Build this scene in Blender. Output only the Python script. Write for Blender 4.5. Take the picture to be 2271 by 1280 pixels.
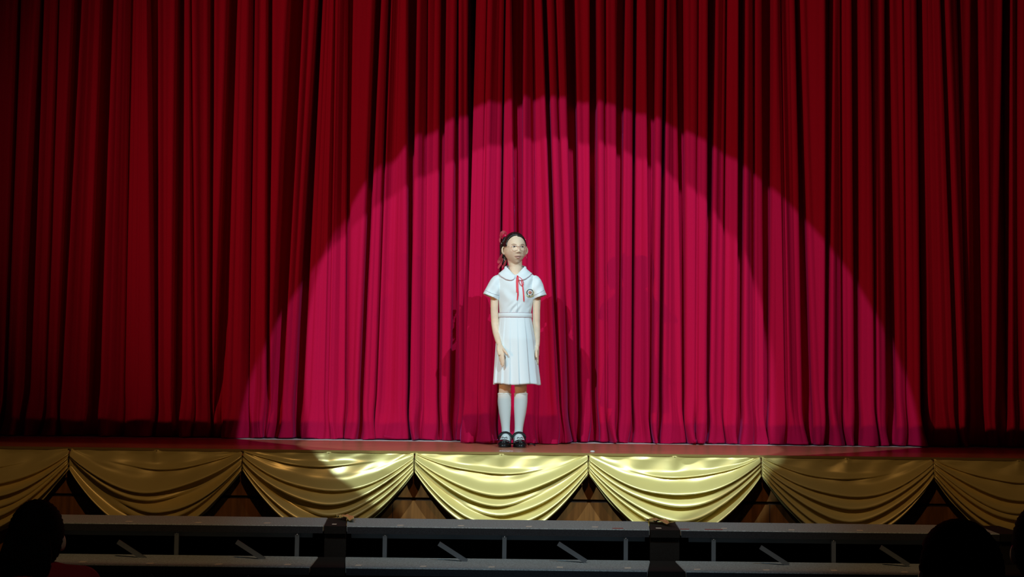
import bpy, bmesh, math, random
import numpy as np
from mathutils import Vector, Matrix
from mathutils.bvhtree import BVHTree
random.seed(4); RNG = np.random.default_rng(4)
for o in list(bpy.data.objects): bpy.data.objects.remove(o)
S = bpy.context.scene; COL = S.collection

# ------------------------------------------------------------ camera
F = 3187.0; TH = math.radians(3.77); RO = math.radians(.68); CAM = np.array([0, -9, 1.295])
fw = np.array([0, math.cos(TH), math.sin(TH)]); u0 = np.array([0, -math.sin(TH), math.cos(TH)]); r0 = np.array([1., 0, 0])
rt = r0*math.cos(RO)+u0*math.sin(RO); up = -r0*math.sin(RO)+u0*math.cos(RO)
def P(px, py, Y):
    """point of the place seen at a pixel, at depth plane y = Y"""
    d = fw+rt*(px-1135.5)/F-up*(py-640)/F
    return CAM+d*(Y-CAM[1])/d[1]
cd = bpy.data.cameras.new('camera'); cam = bpy.data.objects.new('camera', cd); COL.objects.link(cam)
cd.sensor_width = 36; cd.lens = F*36/2271; cd.clip_end = 100
m = Matrix.Identity(4)
for i in range(3): m[i][0] = rt[i]; m[i][1] = up[i]; m[i][2] = -fw[i]; m[i][3] = CAM[i]
cam.matrix_world = m; S.camera = cam
S.view_settings.view_transform = 'Standard'; S.view_settings.look = 'None'
S.view_settings.gamma = 1; S.view_settings.exposure = 0; S.view_settings.use_curve_mapping = False

# ------------------------------------------------------------ world and stage lights
w = bpy.data.worlds.new('world'); S.world = w; w.use_nodes = True
w.node_tree.nodes['Background'].inputs[0].default_value = (.5, .55, .7, 1)
w.node_tree.nodes['Background'].inputs[1].default_value = .003

def spot(name, loc, aim, power, color, half, blend, radius, cuts=(), bars=None):
    """stage spotlight; cuts = shutter planes (normal, softness) through the lamp, light stays where dot(dir, n) > 0"""
    ld = bpy.data.lights.new(name, 'SPOT'); o = bpy.data.objects.new(name, ld); COL.objects.link(o)
    o.location = loc; o.rotation_euler = (Vector(aim)-Vector(loc)).to_track_quat('-Z', 'Y').to_euler()
    ld.energy = power; ld.color = color; ld.spot_size = 2*half; ld.spot_blend = blend; ld.shadow_soft_size = radius
    if cuts:
        ld.use_nodes = True; nt = ld.node_tree; em = nt.nodes['Emission']
        g = nt.nodes.new('ShaderNodeNewGeometry'); last = None
        for n, soft in cuts:
            d = nt.nodes.new('ShaderNodeVectorMath'); d.operation = 'DOT_PRODUCT'
            nt.links.new(g.outputs['Incoming'], d.inputs[0]); d.inputs[1].default_value = [-c*SGN for c in n]
            r = nt.nodes.new('ShaderNodeMapRange'); r.interpolation_type = 'SMOOTHSTEP'
            nt.links.new(d.outputs['Value'], r.inputs[0]); r.inputs[1].default_value = -soft; r.inputs[2].default_value = soft
            if last is None: last = r.outputs[0]
            else:
                mm = nt.nodes.new('ShaderNodeMath'); mm.operation = 'MULTIPLY'
                nt.links.new(last, mm.inputs[0]); nt.links.new(r.outputs[0], mm.inputs[1]); last = mm.outputs[0]
        nt.links.new(last, em.inputs['Strength'])
    return o
SGN = -1.0
def cutn(L, y, z, sign):
    """normal of the horizontal shutter plane through lamp L and the line (y, z); sign +1 keeps what is above"""
    d = np.array([0, y-L[1], z-L[2]]); n = np.array([0, -d[2], d[1]]); n /= np.linalg.norm(n)
    return tuple(n*sign)
def dirloc(s, az, el, dist):
    return np.array([s*math.sin(az)*math.cos(el), -math.cos(az)*math.cos(el), math.sin(el)])*dist+np.array([0, 0, 1.5])
COLD = (.70, .92, 1.0); WARM = (1.0, .52, .22)
L1 = dirloc(1, .36, .549, 8); spot('follow_spot', L1, (.240, .3, 1.440), 1190, COLD, .195, .02, .02)
L2 = dirloc(-1, .392, .549, 8); spot('follow_spot', L2, (.290, .3, 1.540), 1190, COLD, .214, .02, .02)
for L in (L1, L2): spot('follow_spot_spill', L, (.15, -1.8, .6), 230, (.70, .90, 1.0), .22, 1.0, .02, [(cutn(L, -.6, .9, -1), .004)])
spot('shoulder_fill', (-.7, -6.6, 3.2), (-1.33, -4.45, .72), 14, (1, .8, .65), .10, .8, .03)  # added fill with no known source, brings up the red shirt shoulder
for lx, pw, ax in ((-8.6, 1180, .60), (7.0, 240, .0)):
    L = np.array([lx, -7.6, 2.95])
    spot('curtain_wash', L, (ax, .8, 2.7), pw, WARM, .325, 1.0, .006, [(cutn(L, .72, 1.03, 1), .0012)])
L = np.array([0, -6.5, 5.2])
spot('apron_wash', L, (-.1, -.76, .7), 210, (1, .56, .24), .66, .8, .05, [(cutn(L, -.2, .9, -1), .012), (cutn(L, -2.7, .45, 1), .01)])

# ------------------------------------------------------------ materials
def mat(name, col, rough=.6, metal=0, sheen=0, sheen_tint=None, sheen_rough=.4, spec=.5, bump=None, var=None, sub=0, alpha=None, coat=0, stretch=None):
    mt = bpy.data.materials.new(name); mt.use_nodes = True; nt = mt.node_tree; b = nt.nodes['Principled BSDF']
    b.inputs['Base Color'].default_value = (*col, 1); b.inputs['Roughness'].default_value = rough; b.inputs['Metallic'].default_value = metal
    b.inputs['Specular IOR Level'].default_value = spec; b.inputs['Sheen Weight'].default_value = sheen; b.inputs['Sheen Roughness'].default_value = sheen_rough
    b.inputs['Coat Weight'].default_value = coat
    if sheen_tint: b.inputs['Sheen Tint'].default_value = (*sheen_tint, 1)
    if sub: b.inputs['Subsurface Weight'].default_value = sub; b.inputs['Subsurface Radius'].default_value = (.008, .003, .0015); b.inputs['Subsurface Scale'].default_value = 1
    if alpha: b.inputs['Alpha'].default_value = alpha
    tc = nt.nodes.new('ShaderNodeTexCoord'); src = tc.outputs['Object']
    if stretch:
        mp = nt.nodes.new('ShaderNodeMapping'); mp.inputs['Scale'].default_value = stretch; nt.links.new(src, mp.inputs[0]); src = mp.outputs[0]
    if var:
        sc, amt = var[0], var[1]
        n = nt.nodes.new('ShaderNodeTexNoise'); n.inputs['Scale'].default_value = sc; n.inputs['Detail'].default_value = 5; nt.links.new(src, n.inputs[0])
        r = nt.nodes.new('ShaderNodeValToRGB'); nt.links.new(n.outputs['Fac'], r.inputs[0])
        c2 = var[2] if len(var) > 2 else tuple(min(1, c*(1+amt)) for c in col)
        r.color_ramp.elements[0].position = .35; r.color_ramp.elements[1].position = .65
        r.color_ramp.elements[0].color = (*[c*(1-amt) for c in col], 1); r.color_ramp.elements[1].color = (*c2, 1)
        nt.links.new(r.outputs[0], b.inputs['Base Color'])
    if bump:
        n = nt.nodes.new('ShaderNodeTexNoise'); n.inputs['Scale'].default_value = bump[0]; n.inputs['Detail'].default_value = 4; nt.links.new(src, n.inputs[0])
        bp = nt.nodes.new('ShaderNodeBump'); bp.inputs['Strength'].default_value = bump[1]; bp.inputs['Distance'].default_value = bump[2]
        nt.links.new(n.outputs['Fac'], bp.inputs['Height']); nt.links.new(bp.outputs[0], b.inputs['Normal'])
    return mt
M = dict(
 velvet=mat('red_velvet', (.53, .004, .056), .9, sheen=.5, sheen_tint=(.55, .22, 1.0), sheen_rough=.25, spec=.08, var=(260, .05), bump=(500, .08, .0008)),
 satin=mat('gold_satin', (.88, .73, .26), .36, metal=.30, spec=1.0, sheen=.15, sheen_tint=(1, 1, .85), bump=(60, .05, .002), var=(3, .06)),
 deck=mat('polished_red_wood', (.52, .20, .10), .32, coat=.15, var=(6, .25), stretch=(.6, 8, 8), bump=(30, .03, .001)),
 nosing=mat('brass_nosing', (.55, .38, .12), .4, metal=.6),
 pale=mat('pale_floor_strip', (.7, .7, .68), .5, var=(12, .06)),
 panel=mat('varnished_panel_wood', (.22, .088, .02), .4, var=(5, .28), stretch=(8, 1, .7), bump=(40, .05, .001)),
 groove=mat('dark_groove', (.02, .008, .004), .7),
 carpet=mat('grey_carpet', (.42, .52, .57), .95, sheen=.2, var=(160, .35), bump=(330, .6, .004)),
 blackcarpet=mat('black_carpet', (.006, .006, .006), .95, var=(160, .3), bump=(330, .5, .003)),
shade_edging=mat('shaded_blue_edging', (.020, .026, .036), .85, var=(200, .3)),  # blue front strip, darkened to hold the shade of the riser front
 metal=mat('grey_painted_metal', (.20, .25, .30), .45, metal=.5, bump=(60, .05, .001)),
 bright=mat('bright_metal', (.7, .72, .75), .25, metal=1),
 tape=mat('pale_tape', (.95, .92, .82), .7), redtape=mat('red_tape', (.45, .12, .10), .7), yellowtape=mat('yellow_tape', (.8, .5, .05), .6),
 hallfloor=mat('dark_hall_floor', (.03, .022, .018), .6, var=(4, .2)), hallwall=mat('dark_wall', (.02, .02, .02), .9, var=(3, .1)),
 skin=mat('skin', (.86, .66, .49), .5, sub=.12, spec=.35, var=(25, .05)), lip=mat('lip', (.55, .22, .18), .4), teeth=mat('teeth', (.62, .56, .50), .3),
 hair=mat('black_hair', (.012, .009, .008), .38, spec=.6, bump=(160, .8, .004), stretch=(1, .25, .25)),
 darkhair=mat('very_dark_hair', (.006, .005, .005), .85, spec=.08, bump=(160, .3, .001), stretch=(1, .25, .25)),
 eyewhite=mat('eye_white', (.78, .76, .74), .25), iris=mat('dark_brown_iris', (.018, .010, .007), .15),
 brow=mat('eyebrow_hair', (.09, .055, .04), .8),
 cotton=mat('white_cotton', (.85, .94, .99), .8, sheen=.1, bump=(420, .06, .0008)), sockm=mat('white_sock', (.78, .82, .80), .9, bump=(500, .3, .0008)),
 piping=mat('grey_piping', (.22, .20, .25), .7), pinkpipe=mat('pink_grey_piping', (.45, .22, .28), .7),
 ribbon=mat('coral_red_ribbon', (.85, .04, .075), .5, spec=.4), organza=mat('sheer_red_organza', (.58, .04, .07), .5, alpha=.66),
 shoe=mat('black_polished_leather', (.008, .009, .011), .22, coat=.5), gold=mat('rose_gold_wire', (.85, .50, .40), .3, metal=.6),
 micm=mat('beige_microphone', (.75, .62, .45), .4), pearl=mat('pearl_bead', (.75, .8, .68), .15),
 navy=mat('navy_embroidery', (.02, .035, .14), .8), yellowth=mat('pale_yellow_embroidery', (.72, .70, .42), .8), whiteth=mat('white_embroidery', (.85, .85, .85), .8),
 redth=mat('coral_embroidery', (.62, .16, .09), .8), greenth=mat('dark_green_embroidery', (.015, .07, .02), .8),
 redshirt=mat('dark_red_shirt', (.35, .015, .02), .85), darkshirt=mat('dark_cloth', (.02, .015, .02), .9), nail=mat('pin_head', (.10, .05, .03), .4, metal=.5),
)

# ------------------------------------------------------------ mesh helpers
class MB:
    def __init__(s): s.v = []; s.f = []; s.m = []
    def add(s, v, f, mi=0):
        k = len(s.v); s.v += [tuple(map(float, p)) for p in v]; s.f += [tuple(i+k for i in q) for q in f]; s.m += [mi]*len(f); return s
    def box(s, x0, x1, y0, y1, z0, z1, mi=0):
        v = [(x, y, z) for z in (z0, z1) for y in (y0, y1) for x in (x0, x1)]
        return s.add(v, [(0, 2, 3, 1), (4, 5, 7, 6), (0, 1, 5, 4), (2, 6, 7, 3), (0, 4, 6, 2), (1, 3, 7, 5)], mi)
    def prism(s, poly, z0, z1, mi=0):
        n = len(poly); v = [(x, y, z0) for x, y in poly]+[(x, y, z1) for x, y in poly]
        return s.add(v, [tuple(range(n))[::-1], tuple(range(n, 2*n))]+[(i, (i+1) % n, n+(i+1) % n, n+i) for i in range(n)], mi)
    def loft(s, rings, cap=True, closed=False, mi=0):
        n = len(rings[0]); v = [p for r in rings for p in r]; f = []
        R = len(rings)
        for k in range(R if closed else R-1):
            a = k*n; b = ((k+1) % R)*n
            f += [(a+i, a+(i+1) % n, b+(i+1) % n, b+i) for i in range(n)]
        if cap and not closed: f += [tuple(range(n))[::-1], tuple(range((R-1)*n, R*n))]
        return s.add(v, f, mi)
    def grid(s, G, mi=0, wrap=False):
        R, n = len(G), len(G[0]); v = [p for r in G for p in r]
        f = [(k*n+i, k*n+(i+1) % n, (k+1)*n+(i+1) % n, (k+1)*n+i) for k in range(R-1) for i in range(n if wrap else n-1)]
        return s.add(v, f, mi)
    def cone(s, p0, ra, p1, rb, n=14, mi=0, h=4):
        p0 = np.array(p0, float); p1 = np.array(p1, float); d = p1-p0; L = np.linalg.norm(d); d = d/max(L, 1e-9)
        a = np.cross(d, [0, 0, 1]); a = a if np.linalg.norm(a) > 1e-3 else np.cross(d, [1, 0, 0]); a /= np.linalg.norm(a); b = np.cross(d, a)
        rings = []
        ang = np.arange(n)*2*math.pi/n
        def ring(c, r): return [c+r*(a*math.cos(t)+b*math.sin(t)) for t in ang]
        for k in range(1, h+1):
            q = math.pi/2*(1-k/h); rings.append(ring(p0-d*ra*math.sin(q), max(ra*math.cos(q), 1e-5)))
        for k in range(0, h):
            q = math.pi/2*(k/h); rings.append(ring(p1+d*rb*math.sin(q), max(rb*math.cos(q), 1e-5)))
        return s.loft(rings, mi=mi)
    def chain(s, pts, rs, n=14, mi=0):
        for i in range(len(pts)-1): s.cone(pts[i], rs[i], pts[i+1], rs[i+1], n, mi)
        return s
    def tube(s, pts, r, n=8, mi=0, closed=False):
        pts = [np.array(p, float) for p in pts]; rings = []; N = len(pts); prev = None
        for i, p in enumerate(pts):
            q0 = pts[(i-1) % N] if (closed or i > 0) else p; q1 = pts[(i+1) % N] if (closed or i < N-1) else p
            d = q1-q0; d /= max(np.linalg.norm(d), 1e-9)
            a = prev-d*(prev@d) if prev is not None else np.cross(d, [0, .3, 1])
            a /= max(np.linalg.norm(a), 1e-9); prev = a; b = np.cross(d, a)
            rr = r[i] if hasattr(r, '__len__') else r
            rings.append([p+rr*(a*math.cos(t)+b*math.sin(t)) for t in np.arange(n)*2*math.pi/n])
        return s.loft(rings, closed=closed, mi=mi)
    def ell(s, c, rx, ry, rz, rot=None, nu=24, nv=16, mi=0):
        R = np.array(rot) if rot is not None else np.eye(3); rings = []
        for j in range(1, nv):
            t = math.pi*j/nv
            rings.append([np.array(c)+R@np.array([rx*math.sin(t)*math.cos(q), ry*math.sin(t)*math.sin(q), rz*math.cos(t)]) for q in np.arange(nu)*2*math.pi/nu])
        return s.loft(rings, mi=mi)
    def build(s, name, mats, parent=None, smooth=True):
        me = bpy.data.meshes.new(name); me.from_pydata(s.v, [], s.f)
        if not isinstance(mats, (list, tuple)): mats = [mats]
        for q in mats: me.materials.append(M[q] if isinstance(q, str) else q)
        if len(mats) > 1: me.polygons.foreach_set('material_index', s.m)
        me.polygons.foreach_set('use_smooth', [smooth]*len(s.f)); me.update()
        o = bpy.data.objects.new(name, me); COL.objects.link(o)
        if parent is not None: setpar(o, parent)
        return o
def setpar(o, p):
    o.parent = p
    o.matrix_parent_inverse = Matrix.Translation(-p.location) if p.parent is None else Matrix.Identity(4)
def fixnormals(o):
    bm = bmesh.new(); bm.from_mesh(o.data); bmesh.ops.recalc_face_normals(bm, faces=bm.faces); bm.to_mesh(o.data); bm.free()
def thing(name, label, cat, loc=(0, 0, 0), group=None):
    o = bpy.data.objects.new(name, None); COL.objects.link(o); o.location = loc; o.empty_display_size = .1
    o['label'] = label; o['category'] = cat
    if group: o['group'] = group
    return o
def tag(o, label, cat, group=None, kind=None):
    o['label'] = label; o['category'] = cat
    if group: o['group'] = group
    if kind: o['kind'] = kind
    return o
def struct(o, label=None):
    o['kind'] = 'structure'
    if label: o['label'] = label
    return o
def voxel(mb, name, m_, size, parent=None, smooth_it=2):
    """union of the overlapping closed shapes as one continuous surface"""
    o = mb.build(name, m_); fixnormals(o)
    a = o.modifiers.new('r', 'REMESH'); a.mode = 'VOXEL'; a.voxel_size = size; a.use_smooth_shade = True
    if smooth_it: b = o.modifiers.new('s', 'SMOOTH'); b.factor = .5; b.iterations = smooth_it
    dg = bpy.context.evaluated_depsgraph_get(); dg.update()
    me = bpy.data.meshes.new_from_object(o.evaluated_get(dg)); old = o.data
    o.modifiers.clear(); o.data = me; bpy.data.meshes.remove(old); me.name = name
    if not me.materials: me.materials.append(M[m_])
    me.polygons.foreach_set('use_smooth', [True]*len(me.polygons))
    if parent is not None: setpar(o, parent)
    return o
def coords(o):
    a = np.empty(len(o.data.vertices)*3); o.data.vertices.foreach_get('co', a); return a.reshape(-1, 3)
def setco(o, a): o.data.vertices.foreach_set('co', a.ravel()); o.data.update()
def bvh(o):
    me = o.data; return BVHTree.FromPolygons([v.co[:] for v in me.vertices], [p.vertices[:] for p in me.polygons])
def sm(x, a, b):
    t = np.clip((x-a)/(b-a), 0, 1); return t*t*(3-2*t)
def g2(x, z, cx, cz, sx, sz): return np.exp(-((x-cx)/sx)**2-((z-cz)/sz)**2)

# ------------------------------------------------------------ the setting
ZS = .9                                                        # stage level
struct(MB().box(-9, 9, -12, 4, -.1, 0).build('floor', 'hallfloor', smooth=False))
struct(MB().box(-7, 7, -.76, .64, ZS-.035, ZS).build('stage_deck', 'deck', smooth=False))
struct(MB().box(-7, 7, .64, 3.0, ZS-.035, ZS+.001).build('stage_deck', 'pale', smooth=False))
struct(MB().box(-7, 7, -.772, -.7602, ZS-.012, ZS+.002).build('trim_1', 'nosing', smooth=False))
def fpy(py): return P(1131, py, -.70)[2]
zg0, zg1 = fpy(1113), fpy(1106)
pn = MB().box(-7, 7, -.70, -.62, zg1, ZS-.036).box(-7, 7, -.70, -.62, 0, zg0).box(-7, 7, -.685, -.62, zg0, zg1, 1)
for k in range(-9, 10): pn.box(k*.72+.05, k*.72+.054, -.7005, -.69, 0, zg0, 1)
struct(pn.build('wall_front', ['panel', 'groove'], smooth=False))
struct(MB().box(-7, 7, 2.9, 3.0, ZS+.001, 6.5).build('wall_back', 'hallwall', smooth=False))

# ------------------------------------------------------------ velvet curtain
ZT = 5.6
def xw(px, py, Y=.80): return P(px, py, Y)[0]
# deep grooves between the pleats: (pixel at the top of the photo, pixel at the hem, half width top, half width hem, depth)
LV = [(-330, -350, 10, 12, .2), (-250, -275, 8, 10, .18), (-180, -200, 12, 10, .2), (-100, -135, 9, 12, .2), (-30, -60, 6, 8, .14), (37, 4, 5, 6, .13), (92, 48, 6, 13, .2), (126, 95, 3, 4, .05), (172, 127, 13, 6, .17), (238, 203, 17, 17, .26), (290, 272, 5, 5, .04),
      (338, 345, 10, 5, .14), (398, 390, 9, 13, .22), (424, 432, 4, 4, .05), (467, 462, 7, 4, .13), (515, 484, 13, 15, .2), (560, 545, 4, 5, .04), (597, 592, 6, 6, .13), (657, 610, 16, 13, .2), (709, 655, 7, 12, .22),
      (744, 722, 4, 4, .04), (775, 766, 8, 4, .09), (838, 797, 9, 7, .2), (864, 830, 4, 3, .09), (914, 905, 11, 3.5, .26), (945, 934, 4, 4, .03), (983, 972, 8, 5, .16), (1015, 1008, 3, 10, .14), (1047, 1050, 9, 10, .2), (1075, 1064, 3, 3, .05)]
RV = [(1082, 1062, 3, 3, .03), (1120, 1104, 3, 3, .11), (1148, 1150, 17, 4, .2), (1178, 1190, 4, 4, .03), (1207, 1240, 6, 7, .2), (1230, 1262, 3, 3, .06), (1263, 1284, 12, 7, .24), (1315, 1318, 9, 8, .26), (1340, 1344, 4, 3, .05), (1376, 1369, 12, 5, .16), (1408, 1401, 5, 4, .18),
      (1443, 1441, 11, 4, .15), (1474, 1461, 4, 6, .22), (1508, 1516, 10, 3, .16), (1545, 1541, 3, 3, .03), (1576, 1566, 11, 3.5, .2), (1610, 1600, 3, 3, .05), (1642, 1637, 8, 8, .22), (1668, 1668, 4, 4, .05), (1699, 1699, 12, 6, .16), (1725, 1742, 4, 4, .04), (1767, 1792, 8, 13, .22),
      (1835, 1830, 11, 6, .24), (1862, 1866, 3, 3, .04), (1893, 1899, 8, 8, .17), (1927, 1936, 4, 4, .06), (1965, 1974, 8, 13, .2), (1998, 2008, 3, 3, .04), (2033, 2044, 8, 10, .22), (2084, 2119, 6, 8, .13), (2120, 2140, 4, 4, .05), (2160, 2165, 10, 18, .16), (2226, 2218, 11, 16, .24),
      (2290, 2290, 10, 10, .2), (2350, 2352, 12, 8, .2), (2420, 2425, 10, 10, .2), (2500, 2510, 12, 8, .2), (2570, 2590, 8, 8, .2)]
def drape(name, V, pxa, pxb, label, seed, front=0.0, bulge=None):
    rng = np.random.default_rng(seed)
    # column stations in the coordinate "pixel at the hem", with the matching pixel at the top
    V = sorted(V, key=lambda q: q[1]); hb = np.array([pxa[1]]+[q[1] for q in V]+[pxb[1]]); ht = np.array([pxa[0]]+[q[0] for q in V]+[pxb[0]])
    cols = np.arange(hb[0], hb[-1]+.01, 1.15); nz = 84
    top = np.interp(cols, hb, ht)
    x_b = np.array([xw(c, 978) for c in cols]); x_t = np.array([xw(c, 0) for c in top]); ztop = P(1135, 0, .8)[2]
    zs = ZS+(ZT-ZS)*(np.linspace(0, 1, nz)**1.7)
    lam = [(.29, .024), (.153, .0085), (.071, .0022), (.037, .0010), (.021, .0005)]
    ph = rng.uniform(0, 6.28, (len(lam), 3)); pw = rng.uniform(.7, 1.35, (len(V)+1))
    seg = np.searchsorted([q[1] for q in V], cols); bul = rng.uniform(-.012, .022, len(V)+1)
    flare = rng.uniform(.0, .13, len(V)+1); hemph = rng.uniform(0, 6.28, 4)
    G = []
    for z in zs:
        h = (z-ZS)/(ztop-ZS); x = x_b+(x_t-x_b)*h
        fr = np.full_like(x, 0.0)
        for (lw, am), p in zip(lam, ph):
            fr += am*np.sin(2*math.pi*x_b/lw+p[0]+.9*math.sin(1.7*h+p[1])+.5*np.sin(x_b*1.3+p[2]))
        lo = max(0.0, 1-(z-ZS)/.40)**2                       # the bottom fans out
        xa = x.copy()
        for i, q in enumerate(V):
            hh = min(h, 1.0); hw = (q[3]+(q[2]-q[3])*hh)/316.; c = (xw(q[1], 978)+(xw(q[0], 0)-xw(q[1], 978))*h)
            hw *= 1+.10*math.sin(3*h+i)
            dpt = q[4]*(.42+.18*h)*(1-.25*lo)
            wl = .004+.007*min(1, q[4]/.2)
            prof = 1-sm(np.abs(x-c), max(hw-wl*.4, .001), hw+wl)
            fr += dpt*prof
            # pleat shoulders roll forward next to a deep groove and lean a little over it
            sh = np.exp(-((np.abs(x-c)-hw-.016)/.014)**2)
            fr -= .012*min(1, q[4]/.2)*sh
            xa -= np.sign(x-c)*.008*min(1, q[4]/.2)*np.exp(-((np.abs(x-c)-hw-.008)/.010)**2)
        # each pleat front is gently vaulted
        cb = np.concatenate([[x[0]], [xw(q[1], 978)+(xw(q[0], 0)-xw(q[1], 978))*h for q in V], [x[-1]]])
        for k in range(len(cb)-1):
            mk = (seg == k)
            if mk.any():
                t = (x[mk]-cb[k])/max(cb[k+1]-cb[k], 1e-4); fr[mk] -= (bul[k]+flare[k]*lo)*np.sin(np.pi*np.clip(t, 0, 1))
        y = .78+front+fr
        if bulge is not None: y = y-bulge(cols, z)
        hem = (.010+.012*np.sin(x_b*9+hemph[0])+.008*np.sin(x_b*23+hemph[1]))*(1 if z < ZS+1e-6 else 0)
        zz = np.full_like(x, z)+.004+np.clip(hem, 0, .03)
        lat = .020*lo*np.sin(x_b*24+hemph[2]+10*(z-ZS))+.006*lo*np.sin(x_b*67+hemph[3])
        y = np.maximum(y, -.1)
        G.append(np.stack([xa+lat, y, zz], 1))
    o = MB().grid(G).build(name, 'velvet')
    md = o.modifiers.new('cloth_thickness', 'SOLIDIFY'); md.thickness = .003; md.offset = 1
    tag(o, label, 'curtain', 'red velvet stage curtains')
    return o
def bul_r(c, z):
    h = z-ZS; e = 1-sm(c, 1244, 1262); fall = 1-sm(h, .05, 1.3)
    return (.24*e*fall+.06*sm(.3-h, 0, .3)*e)
drape('velvet_curtain', LV, (-420, -430), (1100, 1078), 'left red velvet stage curtain hanging in deep pleats, tucked behind the other', 3, front=.035, bulge=lambda c, z: -.15*sm(c, 1036, 1060))
drape('velvet_curtain', RV, (1057, 1031), (2700, 2700), 'right red velvet stage curtain, front one of the pair, overlapping behind the girl', 8, front=-.035, bulge=bul_r)

# ------------------------------------------------------------ gold swags along the stage edge
SY = -.762; pins = [-606, -225, 157, 540, 920, 1305, 1687, 2068, 2449, 2830]; pinx = [P(p, 1003+(p-1131)*.0119, SY)[0] for p in pins]
zt = ZS-.008
names = ['leftmost gold satin swag, cut off by the photo edge, dark head before it', 'second gold satin swag from the left, in dim light beside the red shirted spectator', 'gold satin swag third from the left, half caught by the spotlight edge',
         'brightly lit gold satin swag just left below the girl shoes', 'brightly lit gold satin swag right of centre, next to the one under the girl', 'gold satin swag right of the brightly lit pair', 'rightmost gold satin swag, cut off by the photo edge above dark heads']
def swag(i, x0, x1, seed, label):
    rng = np.random.default_rng(seed); t = thing('satin_swag', label, 'swag', ((x0+x1)/2, SY, zt), 'gold satin swags along the stage edge')
    nu, nv = 150, 150; u = np.linspace(0, 1, nu); G = []
    ridges = []; nk = 5
    for k in range(nk):
        vk = .46+.44*k/(nk-1)+rng.uniform(-.02, .02)
        side = rng.choice([0, 0, 0, 1, -1]) if 0 < k < nk-1 else 0
        side = side if k else 0
        ridges.append((vk, rng.uniform(.036, .052), rng.uniform(.045, .070), side, rng.uniform(-.04, .04)))
    extra = [(rng.uniform(.18, .34), .030, .022, rng.choice([1, -1]), .0)]
    ends = .115; sag = .385; wr = rng.uniform(0, 6.28, 6)
    for j in range(nv):
        v = j/(nv-1)
        p = 1.95-.15*v; cen = 1-np.abs(2*u-1)**p
        e = max(0, (v-.34)/.66)
        z = zt-ends*e-sag*(.06*v+.94*v)*cen-.05*max(0, v-.0)*cen*0
        env = .30+.70*np.sin(np.pi*u)**.7
        y = -.004-.030*np.sin(np.pi*u)**.6*sm(v, .0, .5)-.012*sm(v, .2, .6)
        for vk, wd, am, side, tw in ridges+extra:
            c = vk+tw*(u-.5)+.012*np.sin(3*u*3.14+wr[0]+vk*9)
            wt = 1.0 if side == 0 else (1-sm(u, .45, .8) if side > 0 else sm(u, .2, .55))
            d = v-c
            # slow rise from above, tight turn under the ridge
            prof = np.where(d < 0, np.exp(-(d/(wd*1.25))**2), np.exp(-(d/(wd*.55))**2))
            y = y-am*env*wt*prof
            z = z-.42*am*env*wt*prof
        if v > .955: y = y+.006
        tp = (1-sm(v, .3, .45))
        y = y-tp*sm(v, .0, .08)*(.005*np.sin(13*u+wr[1])*np.sin(7*v+wr[2])+.003*np.sin(31*u+9*v+wr[3]))
        y = y-.012*tp*np.exp(-((u-.5)/.02)**2)*(1-sm(v, .02, .25))*.5
        x = x0+(x1-x0)*u
        # slight wander of the hem
        z = z+.003*np.sin(40*u+wr[4])*sm(v, .9, 1)
        G.append(np.stack([x, SY+np.minimum(y, -.002), z], 1))
    o = MB().grid(G).build('swag_cloth', 'satin', t)
    md = o.modifiers.new('cloth_thickness', 'SOLIDIFY'); md.thickness = .002; md.offset = -1
    # small gathered pleats bunched under the pin, and the pin heads
    for xx, zz, r in ((x1-.004, zt-.004, .006), ((x0+x1)/2, zt-.006, .0035)):
        MB().ell((xx, SY-.010, zz), r, .004, r, nu=12, nv=8).build('pin', 'nail', t)
for i in range(7): swag(i, pinx[i+1]+.004, pinx[i+2]-.004, 20+i, names[i])
for i in range(1, 9):
    # twisted tuck where two swags meet
    x = pinx[i]+.011; mb = MB()
    rr = np.random.default_rng(70+i)
    for k in range(4):
        xo = x+(k-1.5)*.0045; mb.tube([(xo*.3+x*.7, SY-.012, zt), (xo, SY-.020, zt-.045), (xo+rr.uniform(-.002, .002), SY-.022, zt-.09), (x+(xo-x)*.5, SY-.012, zt-.118)], [.003, .0050, .0052, .003], n=8)
    if 1 <= i <= 7:
        c = mb.build('gathered_tuck', 'satin'); par = [o for o in COL.objects if o.name.startswith('satin_swag')][i-1]; setpar(c, par)

# small things on the stage floor
def flat_tape(px, py, wpx, hm, m_, label, cat, name, Y):
    p = P(px, py, Y); w_ = wpx/316.
    o = MB().box(p[0]-w_/2, p[0]+w_/2, Y-hm/2, Y+hm/2, ZS+.0005, ZS+.003).build(name, m_, smooth=False); tag(o, label, cat); return o
flat_tape(738, 978, 8, .03, 'yellowtape', 'yellow tape mark at the curtain hem, left of the girl', 'tape', 'tape_mark', .80)
flat_tape(1571, 985, 7, .03, 'yellowtape', 'yellow tape mark at the curtain hem, nearest of those right of the girl', 'tape', 'tape_mark', .80)
flat_tape(1502, 985, 18, .02, 'redtape', 'orange red tape strip at the curtain hem right of the girl', 'tape', 'tape_mark', .80)
p = P(1314, 1000, -.6)
tag(MB().ell((p[0], -.6, ZS+.004), .014, .014, .006).build('bottle_cap', 'pale'), 'small white disc lying on the stage edge right of the girl', 'disc')
mb = MB(); rr = np.random.default_rng(5)
for k in range(7): mb.ell((P(1110+4.2*k, 998, -.62)[0], -.62+rr.uniform(-.03, .03), ZS+.002), rr.uniform(.005, .010), .012, .0018, nu=8, nv=6)
tag(mb.build('torn_tape', 'pale'), 'scuffed pale tape on the stage edge in front of the shoes', 'tape')
p = P(1178, 988, .12)
mb = MB().tube([(p[0]-.02, .12, ZS+.006), (p[0], .11, ZS+.014), (p[0]+.012, .13, ZS+.012), (p[0]+.025, .12, ZS+.004)], .0045)
tag(mb.build('cable_scrap', 'shoe'), 'small black scrap on the floor beside the right shoe', 'scrap')

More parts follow.
